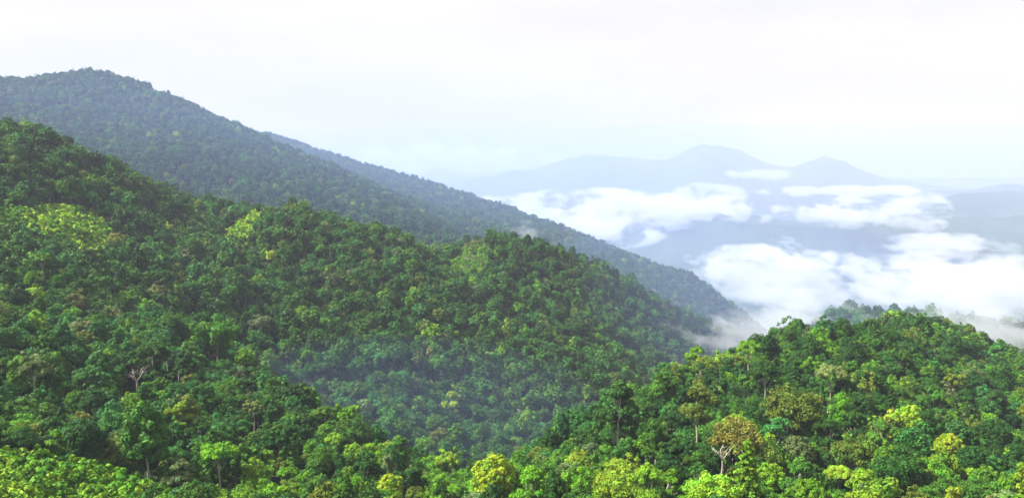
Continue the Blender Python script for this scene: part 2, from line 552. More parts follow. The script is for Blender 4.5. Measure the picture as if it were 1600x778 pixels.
def palm_kind(seed, n_fronds=15):
    rng = np.random.default_rng(seed)
    z = np.linspace(-1, 9.5, 7)
    path = np.stack([0.4 * np.sin(z * 0.25), 0.3 * np.cos(z * 0.2), z], 1)
    trunk = tube(path, np.linspace(0.24, 0.15, 7), 7)
    head = path[-1]
    vs, fs, cs, off = [], [], [], 0
    for k in range(n_fronds):
        th = k * 2.399
        L, el = rng.uniform(3.4, 4.4), rng.uniform(0.15, 1.15)
        t = np.linspace(0, 1, 12)
        hor, ver = L * t * math.cos(el * (1)), L * t * math.sin(el) - 2.1 * t ** 2
        mid = head + np.stack([hor * math.cos(th), hor * math.sin(th), ver], 1)
        side = np.array([-math.sin(th), math.cos(th), 0])
        w = 0.75 * np.sin(np.clip(t * 0.92 + 0.08, 0, 1) * math.pi) + 0.05
        for sgn in (-1, 1):                       # leaflets along the midrib
            for i in range(11):
                a, b = mid[i], mid[i + 1]
                tip = side * sgn * w[i] + np.array([0, 0, -0.25 * w[i]]) + (b - a) * 0.7
                vs.append(np.array([a, a + (b - a) * 0.72, a + (b - a) * 0.5 + tip, a + tip * 0.95]))
                fs.append(np.arange(4) + off)
                off += 4
                c = rng.normal(1, 0.12)
                cs.append((c, c, c))
    return trunk, (np.concatenate(vs), np.array(fs), np.clip(np.array(cs), 0.4, 1.6))


def leaf_attr(me, col, n_before=0, total=None):
    a = me.attributes.new('leaf', 'FLOAT_COLOR', 'FACE')
    full = np.ones((total or len(col), 4), np.float32)
    full[n_before:n_before + len(col), :3] = col
    a.data.foreach_set('color', full.ravel())


KINDS = ['round', 'broad', 'umbrella', 'oval', 'tiered', 'crowned', 'cauliflower', 'pointed', 'sparse', 'palm', 'shrub']
RADIUS = dict(round=5.6, broad=7.2, umbrella=6.4, oval=3.9, tiered=5.5, crowned=6.0, cauliflower=5.6, pointed=4.0, sparse=5.6, palm=4.0, shrub=3.6)
TOPZ = dict(round=17, broad=17, umbrella=21, oval=19, tiered=19, crowned=17, cauliflower=17, pointed=19, sparse=18.5, palm=12, shrub=6)
PALE = {'umbrella', 'sparse', 'tiered', 'oval'}
VARS = dict(round=3, broad=3, umbrella=2, oval=2, tiered=3, crowned=3, cauliflower=2, pointed=1, sparse=2, palm=1, shrub=2)


def kind_mesh(kind, seed, n, size):
    return palm_kind(seed) if kind == 'palm' else build_kind(kind, seed, n, size)


FINE = {}                                        # (kind, variant) -> trunk mesh, crown mesh
for k in KINDS:
    for v in range(VARS[k]):
        (tv, tf), (cv, cf, cc) = kind_mesh(k, 100 + 17 * v + len(k), 6200 if k != 'shrub' else 3600, 0.35 if k != 'shrub' else 0.27)
        tm = mesh_from(k + ' trunk', tv, tf, (BARK_PALE if (k in PALE) else BARK_BROWN,), None, True)
        cm = mesh_from(k + ' crown', cv, cf, (LEAF,))
        leaf_attr(cm, cc)
        FINE[k, v] = (tm, cm)

# ------------------------------------------------------------------ where the trees stand
TINT = {
    'mid-green': (0.050, 0.134, 0.011), 'dark green': (0.024, 0.076, 0.007), 'emerald green': (0.036, 0.128, 0.021), 'lime-green': (0.150, 0.275, 0.014),
    'yellow-green': (0.20, 0.29, 0.014), 'olive': (0.092, 0.138, 0.014), 'orange-brown': (0.135, 0.150, 0.02), 'grey-green': (0.105, 0.150, 0.045), 'fresh green': (0.085, 0.205, 0.008),
}
TINT['pale lime'] = (0.21, 0.37, 0.018)          # the fern and bamboo thickets
COLS = list(TINT)[:-1]
TREES = []                                       # x, y, z, kind, variant, scale, colour, rotation


def pick_colour(u, v, x, y, r, patch):
    warm = smooth(640, 770, v)                   # the near trees at the foot of the slopes are a younger, yellower growth
    right = 1.0 if (x > 60 and y < 720) else 0.0
    far = smooth(900, 1400, y)
    w = dict(zip(COLS, (0.32, 0.26, 0.22, 0.03, 0.006, 0.07, 0.0015, 0.035, 0.12)))
    w['lime-green'] += 0.10 * warm + 0.05 * max(patch, 0)
    w['yellow-green'] += 0.035 * warm * (0.4 + right)
    w['fresh green'] += 0.30 * warm + 0.1 * max(patch, 0)
    w['dark green'] += 0.20 * max(-patch, 0) + 0.40 * right * (1 - warm)
    w['olive'] += 0.06 * right
    w['emerald green'] += 0.18 * (1 - right) * (1 - warm) - 0.15 * right * warm
    w['grey-green'] += 0.05 * far
    w['dark green'] += 0.30 * far + 0.14 * (1 - right) * smooth(420, 620, y)
    w['lime-green'] *= 1 - 0.6 * far
    w['yellow-green'] *= 1 - far
    cool = 1 - 0.6 * (1 - right) * (1 - warm)
    for c in ('fresh green', 'lime-green', 'yellow-green', 'olive'):
        w[c] *= cool
    p = np.clip(np.array([w[c] for c in COLS]), 0.001, None)
    return COLS[r.choice(len(COLS), p=p / p.sum())]


def scatter():
    s = 6.2
    xs = np.arange(-1900, 1700, s)
    ys = np.arange(60, 2450, s * 0.87)
    X, Y = np.meshgrid(xs, ys)
    X = X + (np.arange(len(ys)) % 2)[:, None] * s / 2
    X = X + RNG.uniform(-0.42, 0.42, X.shape) * s
    Y = Y + RNG.uniform(-0.42, 0.42, X.shape) * s
    d = np.hypot(X, Y)
    ok = (np.abs(X) < Y * 0.80 + 40) & (d > 125) & (d < 2420)
    return X[ok], Y[ok]


TX, TY = scatter()
TZ = ground(TX, TY)
gap = sine_noise(TX, TY, 60, 21, 2)
keep = (RNG.uniform(size=len(TX)) > 0.10 + 0.22 * np.clip(gap - 0.2, 0, 1)) & (TZ > -520)
TX, TY, TZ = TX[keep], TY[keep], TZ[keep]
patch = sine_noise(TX, TY, 110, 33, 2)
big = sine_noise(TX, TY, 45, 35, 2)
scl = np.clip(np.where(RNG.uniform(size=len(TX)) < 0.22 + 0.15 * big, RNG.normal(1.02, 0.14, len(TX)), RNG.normal(0.68, 0.13, len(TX))), 0.42, 1.25)
scl = np.where((TX > 180) & (TY > 560) & (TY < 760) | (np.hypot(TX, TY) > 1150), np.minimum(scl, 0.85), scl)
scl = scl * (0.86 + 0.14 * smooth(260, 420, np.hypot(TX, TY)))
scl = np.where(RNG.uniform(size=len(TX)) < 0.0, scl * 1.12, scl)
n_all = len(TX)

# thickets of pale fern and bamboo: (u, v, half width in m, half depth in m, colour)
THICKETS = [(105, 352, 26, 42, 'pale lime'), (135, 372, 20, 26, 'pale lime'), (386, 350, 17, 45, 'pale lime'), (372, 378, 12, 22, 'fresh green'), (740, 385, 20, 50, 'grey-green'), (730, 410, 24, 30, 'fresh green'),
            (22, 342, 16, 22, 'fresh green'), (60, 765, 34, 22, 'lime-green'), (160, 770, 30, 16, 'fresh green')]
th_mask = np.zeros(n_all, bool)
for (u, v, hw, hd, c) in THICKETS:
    p = on_canopy(u, v, 5.0)
    th_mask |= ((TX - p[0]) / (hw * 1.05)) ** 2 + ((TY - p[1]) / (hd * 1.05)) ** 2 < 1
shr = []
for (u, v, hw, hd, c) in THICKETS:
    p = on_canopy(u, v, 5.0)
    m = int(hw * hd / 3.0)
    r, th = np.sqrt(RNG.uniform(0, 1, m)), RNG.uniform(0, 2 * math.pi, m)
    for x, y in zip(p[0] + r * np.cos(th) * hw, p[1] + r * np.sin(th) * hd):
        cc = c if RNG.uniform() < 0.45 else c if RNG.uniform() < 0.7 else ('fresh green' if RNG.uniform() < 0.7 else 'mid-green')
        shr.append((x, y, RNG.uniform(0.8, 1.5), cc))

# kind and colour of every tree
KP = np.array([0.27, 0.12, 0.02, 0.14, 0.08, 0.23, 0.07, 0.012, 0.045, 0.01, 0.0])
KP /= KP.sum()
kidx = RNG.choice(len(KINDS), size=n_all, p=KP)
kidx = np.where((np.hypot(TX, TY) > 480) & np.isin(kidx, [KINDS.index(k) for k in ('umbrella', 'sparse', 'pointed', 'palm', 'tiered')]), 0, kidx)   # far off the crowns read as plain domes
TU, TV_, TD = project(np.stack([TX, TY, TZ + 14], -1))
tcol = [pick_colour(TU[i], TV_[i], TX[i], TY[i], RNG, patch[i]) for i in range(n_all)]
rec = [[TX[i], TY[i], TZ[i], KINDS[kidx[i]], int(RNG.integers(VARS[KINDS[kidx[i]]])), scl[i], tcol[i], False, None] for i in range(n_all) if not th_mask[i]]
for x, y, s, c in shr:
    rec.append([x, y, float(ground(np.array([x]), np.array([y]))[0]), 'shrub', int(RNG.integers(2)), s, c, False, None])

# trees that stand out in the photograph: crown centre (u, v), crown width in pixels, kind, variant, colour, label, short name for its neighbours
MARKS = [
    (345, 708, 62, 'umbrella', 0, 'fresh green', 'umbrella-crowned fresh green tree with a thin pale straight trunk, low on the slope', 'the umbrella-crowned tree'),
    (524, 692, 34, 'umbrella', 1, 'lime-green', 'small bright lime umbrella tree on a pale stalk beside dark gaps', 'the small lime umbrella tree'),
    (704, 634, 30, 'tiered', 0, 'lime-green', 'lone bright lime tree with a pale trunk above the misty ravine', 'the lone lime tree'),
    (772, 748, 74, 'cauliflower', 0, 'yellow-green', 'large yellow-green cauliflower-like crown at the foot of the valley', 'the big yellow-green crown'),
    (610, 758, 46, 'cauliflower', 1, 'yellow-green', 'smaller yellow-green knobbed crown left of the large cauliflower-like one', 'the smaller yellow-green crown'),
    (650, 772, 34, 'cauliflower', 0, 'olive', 'low olive knobbed crown squeezed between two yellow-green crowns', 'the low olive crown'),
    (278, 660, 40, 'tiered', 1, 'lime-green', 'bright lime layered tree standing in front of a dark gap', 'the lime layered tree'),
    (122, 655, 46, 'crowned', 0, 'orange-brown', 'brownish-olive crown among green trees on the near slope', 'the brownish crown'),
    (52, 575, 56, 'sparse', 0, 'grey-green', 'greyish half-bare crown on the upper near slope', 'the greyish half-bare crown'),
    (188, 700, 66, 'broad', 0, 'olive', 'broad olive tree on a thick pale trunk near the bottom edge', 'the broad olive tree'),
    (230, 690, 58, 'oval', 0, 'mid-green', 'tall mid-green tree with a long pale trunk beside the broad olive one', 'the tall pale-trunked tree'),
    (405, 735, 56, 'crowned', 1, 'lime-green', 'bright yellowish lime many-headed tree right of the umbrella-crowned one', 'the lime many-headed tree'),
    (340, 520, 80, 'broad', 1, 'mid-green', 'very broad spreading green crown standing above its neighbours on the slope', 'the very broad green crown'),
    (66, 412, 34, 'umbrella', 0, 'fresh green', 'fresh green emergent on a long white trunk under the lime fern patch', 'the white-stemmed emergent'),
    (55, 455, 32, 'round', 1, 'lime-green', 'bright lime round crown below the white-stemmed emergent', 'the lime round crown'),
    (396, 640, 36, 'sparse', 1, 'grey-green', 'thin pinkish grey tree with a bare pale stem', 'the thin grey tree'),
    (1150, 690, 84, 'broad', 2, 'orange-brown', 'large yellowish-brown crown behind the pale forked tree', 'the yellowish-brown crown'),
    (1232, 640, 88, 'broad', 0, 'olive', 'big olive spreading tree in front of dark gaps on the near hill', 'the big olive tree'),
    (1248, 700, 60, 'cauliflower', 1, 'grey-green', 'pale frosted grey-green knobbed crown on the near hill', 'the frosted crown'),
    (1166, 742, 62, 'pointed', 0, 'lime-green', 'feathery pointed light green tree near the bottom edge', 'the feathery pointed tree'),
    (1330, 705, 74, 'broad', 1, 'olive', 'olive brown-tipped spreading crown on the near hill', 'the brown-tipped crown'),
    (1426, 650, 52, 'cauliflower', 0, 'yellow-green', 'straw-yellow sunlit crown on the flank of the near hill', 'the straw-yellow crown'),
    (1484, 692, 48, 'cauliflower', 1, 'yellow-green', 'rounded lemon-lit crown with a pale rim on the near hill', 'the lemon-lit crown'),
    (1300, 590, 52, 'umbrella', 0, 'grey-green', 'pale-topped emergent with a leaning white trunk on the near hill', 'the leaning white trunk'),
    (1013, 706, 34, 'sparse', 0, 'mid-green', 'very thin tree on a pole-like white stem in the dark gap', 'the pole-like white stem'),
    (972, 728, 68, 'broad', 2, 'yellow-green', 'yellow-olive mound-shaped crown left of the pole-like stem', 'the yellow-olive mound'),
    (960, 765, 90, 'broad', 0, 'lime-green', 'very bright spreading lime crown cut by the bottom edge', 'the bottom-edge lime crown'),
    (1262, 768, 60, 'cauliflower', 0, 'fresh green', 'bright rounded knobbed green crown cut by the bottom edge', 'the bottom-edge knobbed crown'),
    (1110, 770, 90, 'broad', 1, 'lime-green', 'wide lime-yellow crown below the feathery pointed tree', 'the wide lime-yellow crown'),
    (1400, 745, 60, 'round', 0, 'dark green', 'deep green round tree low on the near hill', 'the deep green round tree'),
    (1530, 760, 70, 'broad', 1, 'mid-green', 'broad mid-green crown in the bottom corner of the near hill', 'the corner crown'),
    (965, 652, 64, 'tiered', 2, 'dark green', 'dark layered tree with bare lower trunk on the shoulder of the near hill', 'the dark layered tree'),
    (1090, 645, 60, 'tiered', 0, 'olive', 'olive layered tree before a black gap with bare trunks', 'the olive layered tree'),
    (708, 762, 34, 'palm', 0, 'fresh green', 'green palm with arching fronds left of the large yellow-green crown', 'the palm'),
    (374, 688, 26, 'palm', 0, 'mid-green', 'small palm squeezed between the umbrella tree and its neighbours', 'the small palm'),
]
CENZ = dict(round=12, broad=12.5, umbrella=18.5, oval=12.5, tiered=14, crowned=13, cauliflower=12.5, pointed=13, sparse=15, palm=10, shrub=3)
marks = []
for (u, v, w, kind, var, colr, lab, short) in MARKS:
    s = 1.0
    for _ in range(3):
        p = on_canopy(u, v, CENZ[kind] * s, 130)
        s = float(np.clip(w / FPX * p[1] / (2 * RADIUS[kind]), 0.55, 1.9))
    marks.append([p[0], p[1], float(ground(p[:1], p[1:2])[0]), kind, var, s, colr, True, (lab, short)])
# two trees without leaves (built limb by limb) and a hut at the edge of the clearing
BARE = [(212, 592, 36, 'leafless white forked tree rising from the near slope', 'the leafless forked tree'),
        (1128, 705, 44, 'pale forked tree with bare twisted limbs in front of the yellowish-brown crown', 'the pale forked tree')]
bare = []
for (u, v, w, lab, short) in BARE:
    p = on_canopy(u, v, 13.5, 130)
    bare.append([p[0], p[1], float(ground(p[:1], p[1:2])[0]), w / FPX * p[1] / 9.0, lab, short])
hut_p = on_canopy(1601, 704, 3.0, 130)

# make room: nothing else grows into these trees, nor hides them from the viewpoint
R_ = np.array([[r[0], r[1], r[2] + CENZ[r[3]] * r[5], RADIUS[r[3]] * r[5]] for r in rec])
ru, rv, rd = project(R_[:, :3])
alive = np.ones(len(rec), bool)
spots = [(m[0], m[1], m[2] + 7 * m[5], 2.2) for m in marks if m[3] in ('umbrella', 'sparse', 'oval', 'tiered') or m[8][1] == 'the broad olive tree'] + [(m[0], m[1], m[2] + CENZ[m[3]] * m[5], RADIUS[m[3]] * m[5]) for m in marks] + [(b[0], b[1], b[2] + 13, 4.5) for b in bare] + [(b[0], b[1], b[2] + 6, 2.6) for b in bare] + [(on_canopy(q[0], q[1], 5.0)[0], on_canopy(q[0], q[1], 5.0)[1], on_canopy(q[0], q[1], 5.0)[2], min(q[2], q[3]) * 0.8) for q in THICKETS] + [(hut_p[0], hut_p[1], float(ground(hut_p[:1], hut_p[1:2])[0]) + 2, 5.0)]
for (x, y, z, r) in spots:
    u, v, d = project(np.array([x, y, z]))
    alive &= np.hypot(R_[:, 0] - x, R_[:, 1] - y) > 0.55 * (r + R_[:, 3])
    front = (rd < d) & (rd > d - 70)
    over = np.hypot(ru - u, rv - v) < 0.72 * FPX * (r / d + R_[:, 3] / rd)
    alive &= ~(front & over)
alive |= np.array([q[3] == 'shrub' for q in rec])
rec = [r for r, a in zip(rec, alive) if a] + marks


# which of them can be seen, and how large: near to far over a coarse raster, from the viewpoint and a step to either side
def raster(recs, dx, S=0.5):
    W_, H_ = int(1600 * S), int(778 * S)
    arr = np.array([[r[0] - dx, r[1], r[2] + CENZ[r[3]] * r[5], RADIUS[r[3]] * r[5]] for r in recs])
    u, v, d = project(arr[:, :3])
    pr = np.maximum(FPX * arr[:, 3] / d * S * 0.72, 0.8)
    u, v = u * S, v * S
    order = np.argsort(d)
    buf = np.zeros((H_, W_), bool)
    vis = np.zeros(len(recs), int)
    disks = {}
    for i in order:
        R = pr[i]
        if u[i] < -R or u[i] > W_ + R or v[i] < -R or v[i] > H_ + R:
            continue
        k = int(math.ceil(R))
        if round(R * 2) not in disks:
            yy, xx = np.mgrid[-k:k + 1, -k:k + 1]
            disks[round(R * 2)] = (xx * xx + yy * yy <= (round(R * 2) / 2 + .3) ** 2, k)
        dk, k = disks[round(R * 2)]
        cx, cyy = int(u[i]), int(v[i])
        x0, x1, y0, y1 = max(cx - k, 0), min(cx + k + 1, W_), max(cyy - k, 0), min(cyy + k + 1, H_)
        if x1 <= x0 or y1 <= y0:
            continue
        m = dk[y0 - cyy + k:y1 - cyy + k, x0 - cx + k:x1 - cx + k]
        b = buf[y0:y1, x0:x1]
        new = m & ~b
        vis[i] = int(new.sum())
        b |= m
    return vis


vis0 = raster(rec, 0.0)
seen = (vis0 > 0) | (raster(rec, 40.0) > 0) | (raster(rec, -40.0) > 0)
dist = np.array([math.hypot(r[0], r[1]) for r in rec])
keep = seen | (dist < 520) | np.array([r[7] for r in rec])
rank = np.argsort(-(vis0 + np.array([1e6 if r[7] else 0 for r in rec])))
solo = set(int(i) for i in rank[:298])
rest = [i for i in range(len(rec)) if keep[i] and i not in solo]
print('trees: all', len(rec), 'kept', int(keep.sum()), 'individual', len(solo), 'smallest individual px', vis0[rank[297]])

# ------------------------------------------------------------------ the forest beyond the nearest trees: one object, instanced from tree meshes of its own
pv, pf, pleaf, pmat, ppid, off = [], [], [], [], [], 0
PID = {}
for lod, (n, size) in enumerate(((3200, 0.44), (900, 0.8))):
    for k in KINDS:
        for v in range(VARS[k]):
            (tv, tf), (cv, cf, cc) = kind_mesh(k, 100 + 17 * v + len(k), n if k != 'shrub' else n // 2, size)
            pid = len(PID)
            PID[k, v, lod] = pid
            pv += [tv, cv]
            pf += [tf + off, cf + off + len(tv)]
            off += len(tv) + len(cv)
            pleaf += [np.ones((len(tf), 3)), cc]
            pmat += [np.full(len(tf), 1 if k in PALE else 2), np.zeros(len(cf))]
            ppid.append(np.full(len(tv) + len(cv), pid))
n_proto = off
pts = np.array([[rec[i][0], rec[i][1], rec[i][2]] for i in rest])
allv = np.concatenate(pv + [pts])
fm = mesh_from('forest', allv, np.concatenate(pf), (LEAF, BARK_PALE, BARK_BROWN), np.concatenate(pmat).astype(np.int32))
leaf_attr(fm, np.concatenate(pleaf))


def vattr(name, typ, key, data):
    a = fm.attributes.new(name, typ, 'POINT')
    a.data.foreach_set(key, np.ascontiguousarray(data).ravel())


zeros = np.zeros(n_proto)
vattr('pid', 'INT', 'value', np.concatenate([np.concatenate(ppid), np.full(len(rest), -1)]).astype(np.int32))
vattr('kid', 'INT', 'value', np.concatenate([zeros - 1, [PID[rec[i][3], rec[i][4], 0 if dist[i] < 620 else 1] for i in rest]]).astype(np.int32))
sc3 = np.array([[rec[i][5] * RNG.uniform(0.82, 1.35), rec[i][5] * RNG.uniform(0.82, 1.35), rec[i][5] * RNG.uniform(0.85, 1.3)] for i in rest])
vattr('tree_scale', 'FLOAT_VECTOR', 'vector', np.concatenate([np.ones((n_proto, 3)), sc3]).astype(np.float32))
rt3 = np.stack([RNG.normal(0, 0.11, len(rest)), RNG.normal(0, 0.11, len(rest)), RNG.uniform(0, 6.283, len(rest))], 1)
vattr('tree_turn', 'FLOAT_VECTOR', 'vector', np.concatenate([np.zeros((n_proto, 3)), rt3]).astype(np.float32))


def own_tint(c):
    t = np.array(TINT[c]) * RNG.normal(1.0, 0.16) * np.array([RNG.normal(1, 0.08), 1.0, RNG.normal(1, 0.12)])
    return np.clip(t, 0.008, 0.5)


tn = np.array([[*own_tint(rec[i][6]), 1.0] for i in rest])
vattr('tint', 'FLOAT_COLOR', 'color', np.concatenate([np.ones((n_proto, 4)), tn]).astype(np.float32))

ng = bpy.data.node_groups.new('forest', 'GeometryNodeTree')
ng.interface.new_socket('Geometry', in_out='INPUT', socket_type='NodeSocketGeometry')
ng.interface.new_socket('Geometry', in_out='OUTPUT', socket_type='NodeSocketGeometry')
gi, go = ng.nodes.new('NodeGroupInput'), ng.nodes.new('NodeGroupOutput')


def named(name, typ):
    n = ng.nodes.new('GeometryNodeInputNamedAttribute')
    n.data_type = typ
    n.inputs[0].default_value = name
    return n.outputs[0]


def equals(sock, val):
    c = ng.nodes.new('FunctionNodeCompare')
    c.data_type, c.operation = 'INT', 'EQUAL'
    ng.links.new(sock, c.inputs[2])
    c.inputs[3].default_value = val
    return c.outputs[0]


a_pid, a_kid, a_s, a_r = named('pid', 'INT'), named('kid', 'INT'), named('tree_scale', 'FLOAT_VECTOR'), named('tree_turn', 'FLOAT_VECTOR')


def separate(val):
    s = ng.nodes.new('GeometryNodeSeparateGeometry')
    s.domain = 'POINT'
    ng.links.new(gi.outputs[0], s.inputs[0])
    ng.links.new(equals(a_pid, val), s.inputs[1])
    return s.outputs[0]


m2p = ng.nodes.new('GeometryNodeMeshToPoints')
ng.links.new(separate(-1), m2p.inputs[0])
jn = ng.nodes.new('GeometryNodeJoinGeometry')
for pid in range(len(PID)):
    iop = ng.nodes.new('GeometryNodeInstanceOnPoints')
    ng.links.new(m2p.outputs[0], iop.inputs['Points'])
    ng.links.new(equals(a_kid, pid), iop.inputs['Selection'])
    ng.links.new(separate(pid), iop.inputs['Instance'])
    ng.links.new(a_r, iop.inputs['Rotation'])
    ng.links.new(a_s, iop.inputs['Scale'])
    ng.links.new(iop.outputs[0], jn.inputs[0])
ng.links.new(jn.outputs[0], go.inputs[0])
forest = link(bpy.data.objects.new('forest', fm))
forest.modifiers.new('forest', 'NODES').node_group = ng
forest['kind'] = 'stuff'
forest['label'] = 'dense rainforest canopy covering the hillsides and the back mountain'

# ------------------------------------------------------------------ the nearest trees, one object each
KNAME = dict(round='broadleaf_tree', broad='spreading_tree', umbrella='umbrella_tree', oval='slender_tree', tiered='layered_tree', crowned='many_headed_tree', cauliflower='knobbed_tree',
             pointed='feathery_tree', sparse='thin_tree', palm='palm_tree', shrub='bush')
KWORD = dict(round='round-crowned tree', broad='spreading tree', umbrella='flat-topped tree', oval='tall narrow tree', tiered='layered tree', crowned='many-headed tree', cauliflower='knobbly-crowned tree',
             pointed='feathery tree', sparse='thin open tree', palm='palm', shrub='low bush')
landmarks = []
for r in marks:
    u, v, _ = project(np.array([r[0], r[1], r[2] + CENZ[r[3]] * r[5]]))
    landmarks.append((float(u), float(v), r[8][1]))
for b in bare:
    u, v, _ = project(np.array([b[0], b[1], b[2] + 13]))
    landmarks.append((float(u), float(v), b[5]))
labels, bins = {}, {}
for i in sorted(solo):
    r = rec[i]
    if r[7]:
        labels[i] = r[8][0]
        continue
    u, v, _ = project(np.array([r[0], r[1], r[2] + CENZ[r[3]] * r[5]]))
    best = min(landmarks, key=lambda L: math.hypot(L[0] - u, L[1] - v))
    du, dv = u - best[0], v - best[1]
    rel = ('right of' if du > 0 else 'left of') if abs(du) > abs(dv) else ('below' if dv > 0 else 'above')
    bins.setdefault((r[6], KWORD[r[3]], rel, best[2]), []).append((math.hypot(du, dv), i))
ORD = ['', 'second nearest ', 'third nearest ', 'fourth nearest ', 'fifth nearest ', 'sixth nearest ', 'seventh nearest ', 'eighth nearest ', 'ninth nearest ']
for (colr, kw, rel, lm), v in bins.items():
    v.sort()
    for n, (_, i) in enumerate(v):
        o = ORD[n] if n else ('nearest ' if len(v) > 1 else '')
        labels[i] = f'{o}{colr} {kw} {rel} {lm}'


def plant(i):
    x, y, z, kind, var, s, colr, special, _ = rec[i]
    root = link(bpy.data.objects.new(KNAME[kind], None))
    root.empty_display_size = 2
    root.location = (x, y, z)
    root.rotation_euler = (RNG.normal(0, 0.03), RNG.normal(0, 0.03), RNG.uniform(0, 6.283))
    root.scale = (s * RNG.uniform(0.93, 1.07), s * RNG.uniform(0.93, 1.07), s * RNG.uniform(0.92, 1.1) * (1.12 if kind in PALE else 1.0))
    root['label'], root['category'] = labels[i], ('palm' if kind == 'palm' else 'bush' if kind == 'shrub' else 'tree')
    root['group'] = 'trees of the nearer forest'
    tm, cm = FINE[kind, var]
    t = link(bpy.data.objects.new('trunk', tm))
    c = link(bpy.data.objects.new('crown', cm))
    t.parent = c.parent = root
    c['tint'] = [float(q) for q in own_tint(colr)]
    return root


for i in sorted(solo, key=lambda i: dist[i]):
    plant(i)


def bare_tree(x, y, z, s, lab, seed):
    rng = np.random.default_rng(seed)
    root = link(bpy.data.objects.new('bare_tree', None))
    root.location, root.scale = (x, y, z), (s, s, s)
    root['label'], root['category'], root['group'] = lab, 'tree', 'trees of the nearer forest'

    def part(name, parts):
        v, f = stack(parts)
        o = link(bpy.data.objects.new(name, mesh_from(name, v, f, (BARK_PALE,), None, True)))
        o.parent = root
        return o

    fork = np.array([0.3, 0.1, 10.0])
    zz = np.linspace(-1.5, 10.0, 7)
    part('trunk', [tube(np.stack([0.03 * zz + 0.1 * np.sin(zz), 0.01 * zz, zz], 1), np.linspace(0.32, 0.22, 7), 8)])
    for k in range(5):
        th = k * 2 * math.pi / 5 + rng.uniform(-.3, .3)
        tip = fork + np.array([math.cos(th) * rng.uniform(2.6, 4.6), math.sin(th) * rng.uniform(1.5, 3.5), rng.uniform(3.0, 6.0)])
        ps = [limb(fork - np.array([0, 0, 0.3]), tip, 0.17, 0.06, rng, -0.25, 8)]
        for q in range(4):
            t0 = rng.uniform(0.45, 1.0)
            p0 = fork + (tip - fork) * t0
            p1 = p0 + np.array([math.cos(th) + rng.normal(0, .8), math.sin(th) + rng.normal(0, .8), rng.uniform(0.3, 1.4)]) * rng.uniform(0.9, 1.8)
            ps.append(limb(p0, p1, 0.09, 0.035, rng, -0.1, 5, 5))
        part('limb', ps)


for k, b in enumerate(bare):
    bare_tree(b[0], b[1], b[2], float(np.clip(b[3], 0.7, 1.6)), b[4], 50 + k)


# ------------------------------------------------------------------ a hut at the edge of the clearing
def hut(x, y, z):
    wallm = noise_material('weathered plank', [(0.3, (0.30, 0.28, 0.25)), (0.7, (0.45, 0.43, 0.39))], 1.5)
    roofm = noise_material('grey metal sheet', [(0.3, (0.42, 0.43, 0.45)), (0.7, (0.58, 0.59, 0.60))], 0.8, 0.45)
    dark = noise_material('painted opening shade', [(0.3, (0.02, 0.02, 0.02)), (0.7, (0.03, 0.03, 0.03))], 1.0)  # solid door and window panels; the shade inside is put into their near-black colour
    root = link(bpy.data.objects.new('hut', None))
    root.location, root.rotation_euler = (x, y, z), (0, 0, 0.35)
    root['label'], root['category'] = 'small grey roofed hut peeping out of the forest at the edge of the view', 'hut'

    def box(name, lo, hi, m):
        (a, b, c), (d, e, f) = lo, hi
        v = [(a, b, c), (d, b, c), (d, e, c), (a, e, c), (a, b, f), (d, b, f), (d, e, f), (a, e, f)]
        o = link(bpy.data.objects.new(name, mesh_from(name, v, np.array([(0, 3, 2, 1), (4, 5, 6, 7), (0, 1, 5, 4), (1, 2, 6, 5), (2, 3, 7, 6), (3, 0, 4, 7)]), (m,))))
        o.parent = root
        return o

    box('wall', (-2.6, -2.0, -2.0), (2.6, 2.0, 2.7), wallm)
    w, h = 3.1, 2.5
    v = [(-w, -h, 2.55), (w, -h, 2.55), (w, 0, 4.1), (-w, 0, 4.1), (w, h, 2.55), (-w, h, 2.55), (-w, -h, 2.72), (w, -h, 2.72), (w, 0, 4.27), (-w, 0, 4.27), (w, h, 2.72), (-w, h, 2.72)]
    f4 = np.array([(0, 3, 2, 1), (3, 5, 4, 2), (6, 7, 8, 9), (9, 8, 10, 11), (0, 1, 7, 6), (4, 5, 11, 10), (1, 2, 8, 7), (2, 4, 10, 8), (0, 6, 9, 3), (3, 9, 11, 5)])
    o = link(bpy.data.objects.new('roof', mesh_from('roof', v, f4, (roofm,))))
    o.parent = root
    box('door', (-0.5, -2.04, 0.0), (0.5, -2.003, 2.0), dark)
    box('window', (1.2, -2.04, 1.0), (2.1, -2.003, 1.9), dark)


hut(hut_p[0], hut_p[1], float(ground(hut_p[:1], hut_p[1:2])[0]) + 0.3)

# ------------------------------------------------------------------ the air, the clouds in the valleys and the mist
def haze_box():
    m, t = new_mat('haze')
    out = N(t, 'ShaderNodeOutputMaterial')
    v = N(t, 'ShaderNodeVolumePrincipled', Density=HAZE_DENSITY, Anisotropy=0.0)
    v.inputs['Color'].default_value = (*HAZE_COLOR, 1)
    t.links.new(v.outputs[0], out.inputs['Volume'])
    S, zb, zt = 41000.0, float(GZ.min()) - 1.0, float(max(GZ[RR < 30000].max(), 0) + 60)
    vv = [(-S, -S, zb), (S, -S, zb), (S, S, zb), (-S, S, zb), (-S, -S, zt), (S, -S, zt), (S, S, zt), (-S, S, zt)]
    o = link(bpy.data.objects.new('haze', mesh_from('haze', vv, np.array([(0, 3, 2, 1), (4, 5, 6, 7), (0, 1, 5, 4), (1, 2, 6, 5), (2, 3, 7, 6), (3, 0, 4, 7)]), (m,))))
    o['kind'] = 'stuff'
    o['label'] = 'pale blue haze filling the air between the hills'


haze_box()


